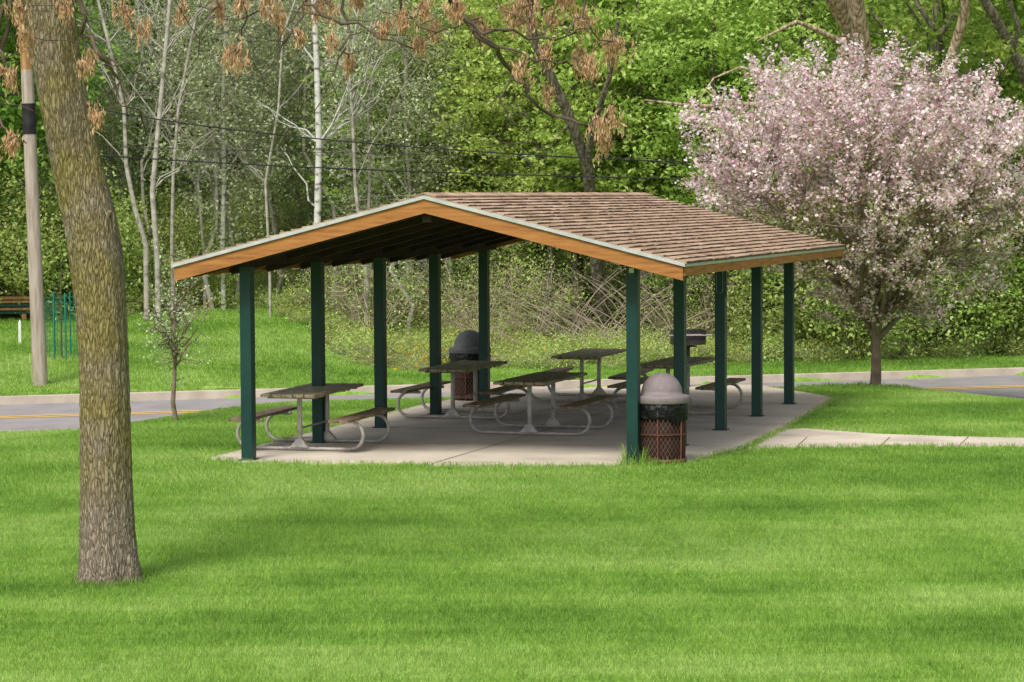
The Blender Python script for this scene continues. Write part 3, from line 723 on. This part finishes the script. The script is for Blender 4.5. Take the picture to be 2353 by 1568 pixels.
ms=ground(46,790); E=empty("marker_stake",ms); q=QB(); q.box((-.03,-.02,-.1),(.03,.02,.46)); q.hexa([(-.03,-.02,.46),(.03,-.02,.46),(.03,.02,.46),(-.03,.02,.46),(-.01,-.01,.52),(.01,-.01,.52),(.01,.01,.52),(-.01,.01,.52)]); q.obj("stake",[M_white],E)
ls=ground(15,732); E=empty("lumber_stack",ls,.1); q=QB()
for r_ in range(5):
    for c in range(3):
        o_=random.uniform(-.15,.15); q.box((-1.1+o_,-.4+c*.27,.12+r_*.085),(.75+o_,-.16+c*.27,.18+r_*.085),random.randint(0,1))
for x in (-.8,.4): q.box((x,-.45,.0),(x+.1,.45,.12))
q.obj("boards",[M_poleb,M_post],E)
# ------------------------------------------------------------ dead brush
E=empty("brush_pile"); q=QB(); RNG=np.random.default_rng(3)
for k in range(85):
    px=random.gauss(1430,90); b=P3(px,edge_depth(px)+random.uniform(.8,5)); L_=random.uniform(1.2,3.2); s=random.choice((-1,-1,1)); an=random.uniform(.7,1.45)
    pts=[b+Vector((s*L_*t*math.cos(an)+.3*s*t*t*L_, .2*t*random.uniform(-1,1), L_*t*math.sin(an)-.25*L_*t*t)) for t in np.linspace(0,1,8)]
    q.tube(pts,np.linspace(.014,.004,8),5)
for k in range(230):
    px=random.choice([random.gauss(1150,110),random.gauss(900,50),random.gauss(1650,60),random.uniform(800,1800)]); b=P3(px,edge_depth(px)+random.uniform(-.1,3)); a=random.uniform(-.5,.5); L_=random.uniform(.4,1.3)
    b=b+Vector((0,0,.06)); e=b+Vector((L_*math.cos(a)*random.choice((-1,1)),L_*math.sin(a),random.uniform(0,.35)))
    q.tube(path_jit(b,e,5,.04),np.linspace(.010,.003,5),4)
q.obj("stems",[M_dead],E)
q=QB(); C=[]
for cx_,cy_,n,sp in ((460,735,60,25),(1050,765,60,70),(1190,770,40,60),(1700,870,30,60),(1890,835,20,40),(2040,845,20,30),(950,800,40,60)):
    for k in range(n):
        px=random.gauss(cx_,sp); b=P3(px,edge_depth(px)+random.uniform(-.8,4.5)); z=random.uniform(.15,.6)
        for m_ in range(5): C.append(b+Vector((random.gauss(0,.04),random.gauss(0,.04),z+random.gauss(0,.03))))
q.leaves(np.array([tuple(c) for c in C]),.05,0,aspect=.9); q.obj("wildflowers",[L_yel],None)
# ------------------------------------------------------------ foreground ash tree
RNG=np.random.default_rng(11)
tb=site(250,1338,0); D0=tb.y
E=empty("ash_tree",(tb.x,tb.y,0))
pts=[(250,1365),(250,1330),(249,1290),(247,1220),(244,1100),(243,1000),(240,850),(233,700),(224,600),(208,500),(182,400),(155,280),(133,170),(116,70),(100,-40),(85,-180),(70,-330)]
wd=[172,156,141,126,118,115,114,115,122,122,116,110,110,117,118,112,104]
q=QB(); P=[at(a,b,D0)-tb for a,b in pts]; R=[w/2/262 for w in wd]
NR=150;NS=96
tt=np.linspace(0,len(P)-1,NR); Pn=np.array([tuple(v) for v in P]); idx=np.arange(len(P))
PP=np.stack([np.interp(tt,idx,Pn[:,c]) for c in range(3)],-1); RR_=np.interp(tt,idx,R)
ker=np.ones(11)/11
for c in range(3): PP[5:-5,c]=np.convolve(PP[:,c],ker,'valid')
q.tube(PP,RR_,NS,0); 
V=q.V[0].reshape(NR,NS,3)
th=np.arange(NS)*2*math.pi/NS
for i_ in range(NR):
    cen=PP[i_]; flare=max(0,1-(cen[2]+.05)/.45)
    w=1+.025*np.sin(th*3+cen[2]*1.1)+.02*np.sin(th*5-cen[2]*2.0)+flare*.09*np.sin(th*6+.7)+.016*np.sin(th*17+2.2*np.sin(cen[2]*2.3)+th*0)+RNG.normal(size=NS)*.010
    V[i_]=cen+(V[i_]-cen)*w[:,None]
q.V[0]=V.reshape(-1,3)
q.obj("trunk",[M_ash],E)
cpt=PP[np.argmin(np.abs(PP[:,2]-(at(270,522,D0).z)))]; nv=Vector((.80,-.60,.0)); tv=Vector((.60,.80,0)); kc=Vector(cpt)+nv*.228
q=QB(); ring=[kc+tv*(.042*math.cos(t))+Vector((0,0,.125*math.sin(t))) for t in np.linspace(0,2*math.pi,25)]
q.tube(ring,.020,8,0,False); q.obj("scar_ring",[M_ash],E)
q=QB()
for k in range(6):
    f0=k/6;f1=(k+1)/6
    a0=[kc+tv*(.042*f0*math.cos(t))+Vector((0,0,.125*f0*math.sin(t)))+nv*.004 for t in np.linspace(0,2*math.pi,17)]
    a1=[kc+tv*(.042*f1*math.cos(t))+Vector((0,0,.125*f1*math.sin(t)))+nv*.004 for t in np.linspace(0,2*math.pi,17)]
    q.add(a0+a1,[[t,t+1,17+t+1,17+t] for t in range(16)])
q.obj("scar_wood",[M_bark],E)
q=QB(); topz=PP[-1]; SKl=[]
def limb(pts,r0_,r1_,jit=.03,k=7,sub=3):
    P=np.array([tuple(v) for v in pts],float); t=np.linspace(0,len(P)-1,(len(P)-1)*sub+1)
    Q=np.stack([np.interp(t,np.arange(len(P)),P[:,c]) for c in range(3)],-1)
    Q[1:-1]+=RNG.normal(size=Q[1:-1].shape)*jit
    q.tube(Q,np.linspace(r0_,r1_,len(Q)),k); SKl.extend([tuple(v) for v in Q]); return Q
def W3(px,py,d): return at(px,py,d)-tb
limb([topz,topz+np.array([-.3,.2,1.6]),topz+np.array([-.2,.4,3.2])],.19,.07)
limb([W3(95,-60,D0),W3(300,-150,22.6),W3(620,-170,22.3),W3(900,-120,22),W3(1250,-140,21.8),W3(1600,-170,21.6)],.075,.03,k=8)
limb([W3(90,-150,D0),W3(300,-330,22),W3(700,-480,21.5),W3(1100,-600,21)],.10,.03)
limb([W3(80,-200,D0),W3(-200,-350,23),W3(-600,-500,23)],.11,.03)
limb([W3(70,-300,D0),W3(200,-600,24.5),W3(500,-900,25.5)],.1,.03)
vis=[
 ([(960,-120),(1020,-20),(1065,45),(1130,105),(1180,165),(1215,215),(1265,262),(1330,290),(1385,275)],22,.030,.009),
 ([(1065,45),(1150,75),(1250,95),(1330,70),(1405,95)],21.9,.016,.006),
 ([(1130,105),(1230,140),(1310,135),(1370,160)],21.9,.014,.005),
 ([(1250,-130),(1230,-40),(1215,10),(1190,60)],21.7,.016,.006),
 ([(1300,-140),(1330,-50),(1340,30),(1300,80)],21.6,.016,.006),
 ([(160,-90),(180,30),(195,85),(240,130),(275,185),(300,235),(335,300)],22.5,.026,.007),
 ([(240,130),(300,150),(345,200)],22.5,.012,.005),
 ([(250,-130),(270,-20),(285,40),(330,75)],22.6,.016,.005),
 ([(620,-160),(680,-40),(700,10),(665,80),(640,110)],22.3,.018,.006),
 ([(700,-150),(780,-30),(800,40),(795,110),(810,165)],22.2,.018,.006),
 ([(700,10),(760,40),(850,70),(940,110),(965,120)],22.2,.016,.005),
 ([(520,-170),(580,-50),(610,0),(560,60),(545,115)],22.3,.014,.005),
 ([(430,-160),(480,-40),(500,15),(470,60),(440,150)],22.4,.014,.004),
 ([(860,-130),(900,-30),(930,35),(985,70),(1050,60),(1110,40)],22.0,.016,.005),
 ([(40,-120),(30,0),(10,80),(5,150),(20,180)],22.9,.03,.006),
 ([(20,-60),(-10,100),(-20,230),(20,310),(60,330)],22.9,.02,.005),
 ([(195,85),(205,140)],22.5,.007,.004),([(300,235),(235,262)],22.5,.006,.004),
 ([(300,-130),(420,-20),(560,-5),(700,-10),(800,-60)],22.4,.014,.006),
 ([(665,80),(620,150),(600,230)],22.3,.009,.003),([(795,110),(760,190),(770,260)],22.2,.009,.003),([(1180,165),(1150,240),(1165,300)],22,.010,.003),([(275,185),(250,260),(262,330)],22.5,.010,.003),
]
for pts,d,a,b in vis:
    Q=limb([W3(x,y,d+.15*i_*(-1)**i_*.3) for i_,(x,y) in enumerate(pts)],a,b,jit=.022,k=6)
    for j_ in range(2,len(Q)-1,2):
        e=Q[j_]+RNG.normal(size=3)*np.array([.22,.12,.14])-np.array([0,0,.08]); q.tube(path_jit(Q[j_],e,4,.012),[.006,.005,.004,.003],4,0,False)
cl=[(545,135,38),(1412,110,45),(1362,155,28),(1395,290,46),(1385,330,25),(1200,165,24),(1250,128,20),(1215,25,50),(740,20,45),(640,55,22),(800,150,20),(965,112,22),(1262,215,16),(925,45,25),(1110,70,30),(1340,50,24),(20,180,22),(25,335,28),(225,268,26),(200,145,28),(60,95,25),(500,25,26),(285,30,24),(330,75,18),(880,65,22),(620,5,28),(1290,5,45),(1050,25,28),(1180,50,32),(690,90,18),(1330,140,22),(1270,45,22),(150,20,20),(555,0,25),(820,0,30),(970,20,25),(40,30,25),(1000,70,18),(760,100,16),(420,30,20)]
SC=[]
def cluster(c,rr,n):
    c=np.array(tuple(c)); n=int(n)
    SK=np.array(SKl); b=SK[np.argmin(np.linalg.norm(SK-c,axis=1))]
    q.tube(path_jit(b,c+np.array([0,0,rr*.6]),4,.015),[.006,.005,.004,.003],4,0,False)
    for k in range(max(3,n//14)):
        o=RNG.normal(size=3)*rr*.45; e=c+o; q.tube([c+np.array([0,0,rr*.7]),e+np.array([0,0,.03])],.0022,3,0,False)
        m_=14; SC.append(e+RNG.normal(size=(m_,3))*np.array([.02,.02,.045]))
for x,y,rp in cl:
    d=22.2+random.uniform(-.5,.4); cluster(W3(x,y,d),rp/262*.85,rp*6.5)
for k in range(60):
    x=random.uniform(-600,1500); y=random.uniform(-900,-60); cluster(W3(x,y,D0+random.uniform(-2,3)),.16,110)
q.leaves(np.vstack(SC),.055,1,aspect=.28,drop=True)
q.obj("branches_and_seed_clusters",[M_twig,M_samara],E)
# ------------------------------------------------------------ grass blades (instanced)
RNG=np.random.default_rng(21)
def patch(name,n,size,h0,h1_,w):
    q=QB(); x=RNG.uniform(-size/2,size/2,n)*1.15; y=RNG.uniform(-size/2,size/2,n)*1.15
    h=RNG.uniform(h0,h1_,n); a=RNG.uniform(0,2*math.pi,n); ln=RNG.normal(size=(n,2))*.55*h[:,None]
    dx=np.cos(a)*w/2;dy=np.sin(a)*w/2
    B0=np.stack([x-dx,y-dy,np.full(n,-.01)],-1);B1=np.stack([x+dx,y+dy,np.full(n,-.01)],-1)
    T1=np.stack([x+ln[:,0]+dx*.25,y+ln[:,1]+dy*.25,h],-1);T0=np.stack([x+ln[:,0]-dx*.25,y+ln[:,1]-dy*.25,h],-1)
    q.add(np.stack([B0,B1,T1,T0],1).reshape(-1,3),np.arange(4*n).reshape(n,4))
    return q.mesh(name,[M_blade])
def instancer(name,cells,size,me):
    xy=np.array(cells); n=len(xy); a=RNG.integers(0,4,n)*math.pi/2; r_=.05
    V=[]
    for k in range(4):
        th=a+k*math.pi/2+math.pi/4; X_=xy[:,0]+r_*np.cos(th);Y_=xy[:,1]+r_*np.sin(th); V.append(np.stack([X_,Y_,hz(X_,Y_)],-1))
    V=np.stack(V,1).reshape(-1,3)
    m=quadmesh(name,V,np.arange(4*n).reshape(n,4),np.zeros(n),[M_blade])
    o=bpy.data.objects.new(name,m); tag(o); o.instance_type='FACES'; o.show_instancer_for_render=False; o.show_instancer_for_viewport=False
    c=bpy.data.objects.new("blade_patch",me); tag(c,o)
def cells(size,y0,y1,extra):
    out=[[],[],[]]
    ys_=np.arange(y0,y1,size)
    for y in ys_:
        hw=.2*y+extra
        xs_=np.arange(-hw,hw,size)
        s=road_s(xs_,y+0*xs_)
        gp_=5.0*ss((xs_+6.0)/2.5)*(1-ss((xs_-3.5)/2.5))
        ok=(s<-3.12-size*.5)|((s>3.15+size*.5)&(s<wood_edge(xs_)+1.5+gp_))
        m_=size*.42
        for dx,dy in ((-m_,-m_),(m_,-m_),(m_,m_),(-m_,m_)):
            ok&=~inpoly(xs_+dx,y+dy+0*xs_,pad); ok&=~inpoly(xs_+dx,y+dy+0*xs_,walk)
        for x in xs_[ok]: out[random.randint(0,2)].append((x,y))
    return out
near=cells(.5,16,30,1.0); mid=cells(.3,29.87,46,1.0); far_=cells(.6,45.9,70,1.0)
for k in range(3):
    instancer("grass",near[k],.5,patch("pn%d"%k,1300,.5,.018,.048,.006))
    instancer("grass",mid[k],.3,patch("pm%d"%k,360,.3,.02,.05,.008))
    instancer("grass",far_[k],.6,patch("pf%d"%k,420,.6,.03,.08,.016))
q=QB()
def tuft(c,n,rr,hh):
    x=c[0]+RNG.normal(size=n)*rr;y=c[1]+RNG.normal(size=n)*rr;h=RNG.uniform(.4,1,n)*hh;a=RNG.uniform(0,6.28,n);w=.005
    z=hz(x,y)
    ln=RNG.normal(size=(n,2))*.35*h[:,None];dx=np.cos(a)*w;dy=np.sin(a)*w
    q.add(np.stack([np.stack([x-dx,y-dy,z],-1),np.stack([x+dx,y+dy,z],-1),np.stack([x+ln[:,0]+dx*.2,y+ln[:,1]+dy*.2,z+h],-1),np.stack([x+ln[:,0]-dx*.2,y+ln[:,1]-dy*.2,z+h],-1)],1).reshape(-1,3),np.arange(4*n).reshape(n,4))
tuft((gl.x-.33,gl.y-.15),350,.09,.28);tuft((gl.x-.1,gl.y-.3),200,.12,.14);tuft((gl.x+.2,gl.y-.28),150,.12,.10);tuft((FR.x-.05,FR.y-.2),120,.08,.14)
for poly in (pad,walk):
    for i_ in range(len(poly)):
        A=poly[i_];B_=poly[(i_+1)%len(poly)]
        n=int((B_-A).length/.10)
        for t in range(n):
            c=A+(B_-A)*((t+random.random())/n); tuft((c.x,c.y),26,.04,.075)
for t in range(60):
    an=t/60*6.28; tuft((tb.x+.3*math.cos(an),tb.y+.3*math.sin(an)),14,.05,.09)
for k in range(2600):
    t=random.uniform(-14,14); s=random.choice((-3.13,3.2)); P_=roadpt(t,s+random.uniform(-.1,.02)*(1 if s<0 else -1),0); tuft((P_[0],P_[1]),10,.05,.06)
q.obj("long_grass",[M_blade])
# ------------------------------------------------------------ light
w=bpy.data.worlds.new("World"); scene.world=w; w.use_nodes=True
N=w.node_tree.nodes;L=w.node_tree.links
sky=N.new("ShaderNodeTexSky"); sky.sky_type='NISHITA'; sky.sun_disc=False
el=math.radians(54); sx,sy=-.40,-.92; l=math.hypot(sx,sy); sx/=l;sy/=l
sky.sun_elevation=el; sky.sun_rotation=math.atan2(sx,sy); sky.dust_density=4; sky.air_density=1.0
hs=N.new("ShaderNodeHueSaturation"); hs.inputs["Saturation"].default_value=.5
L.new(sky.outputs[0],hs.inputs["Color"]); L.new(hs.outputs[0],N["Background"].inputs[0]); N["Background"].inputs[1].default_value=.15
sd_=bpy.data.lights.new("sun","SUN"); sd_.energy=3.0; sd_.angle=math.radians(18); sd_.color=(1,.95,.87)
so=bpy.data.objects.new("sun",sd_); tag(so); dirv=Vector((sx*math.cos(el),sy*math.cos(el),math.sin(el))); so.rotation_euler=dirv.to_track_quat('Z','Y').to_euler()
scene.view_settings.view_transform='Standard'; scene.view_settings.look='None'; scene.view_settings.exposure=0
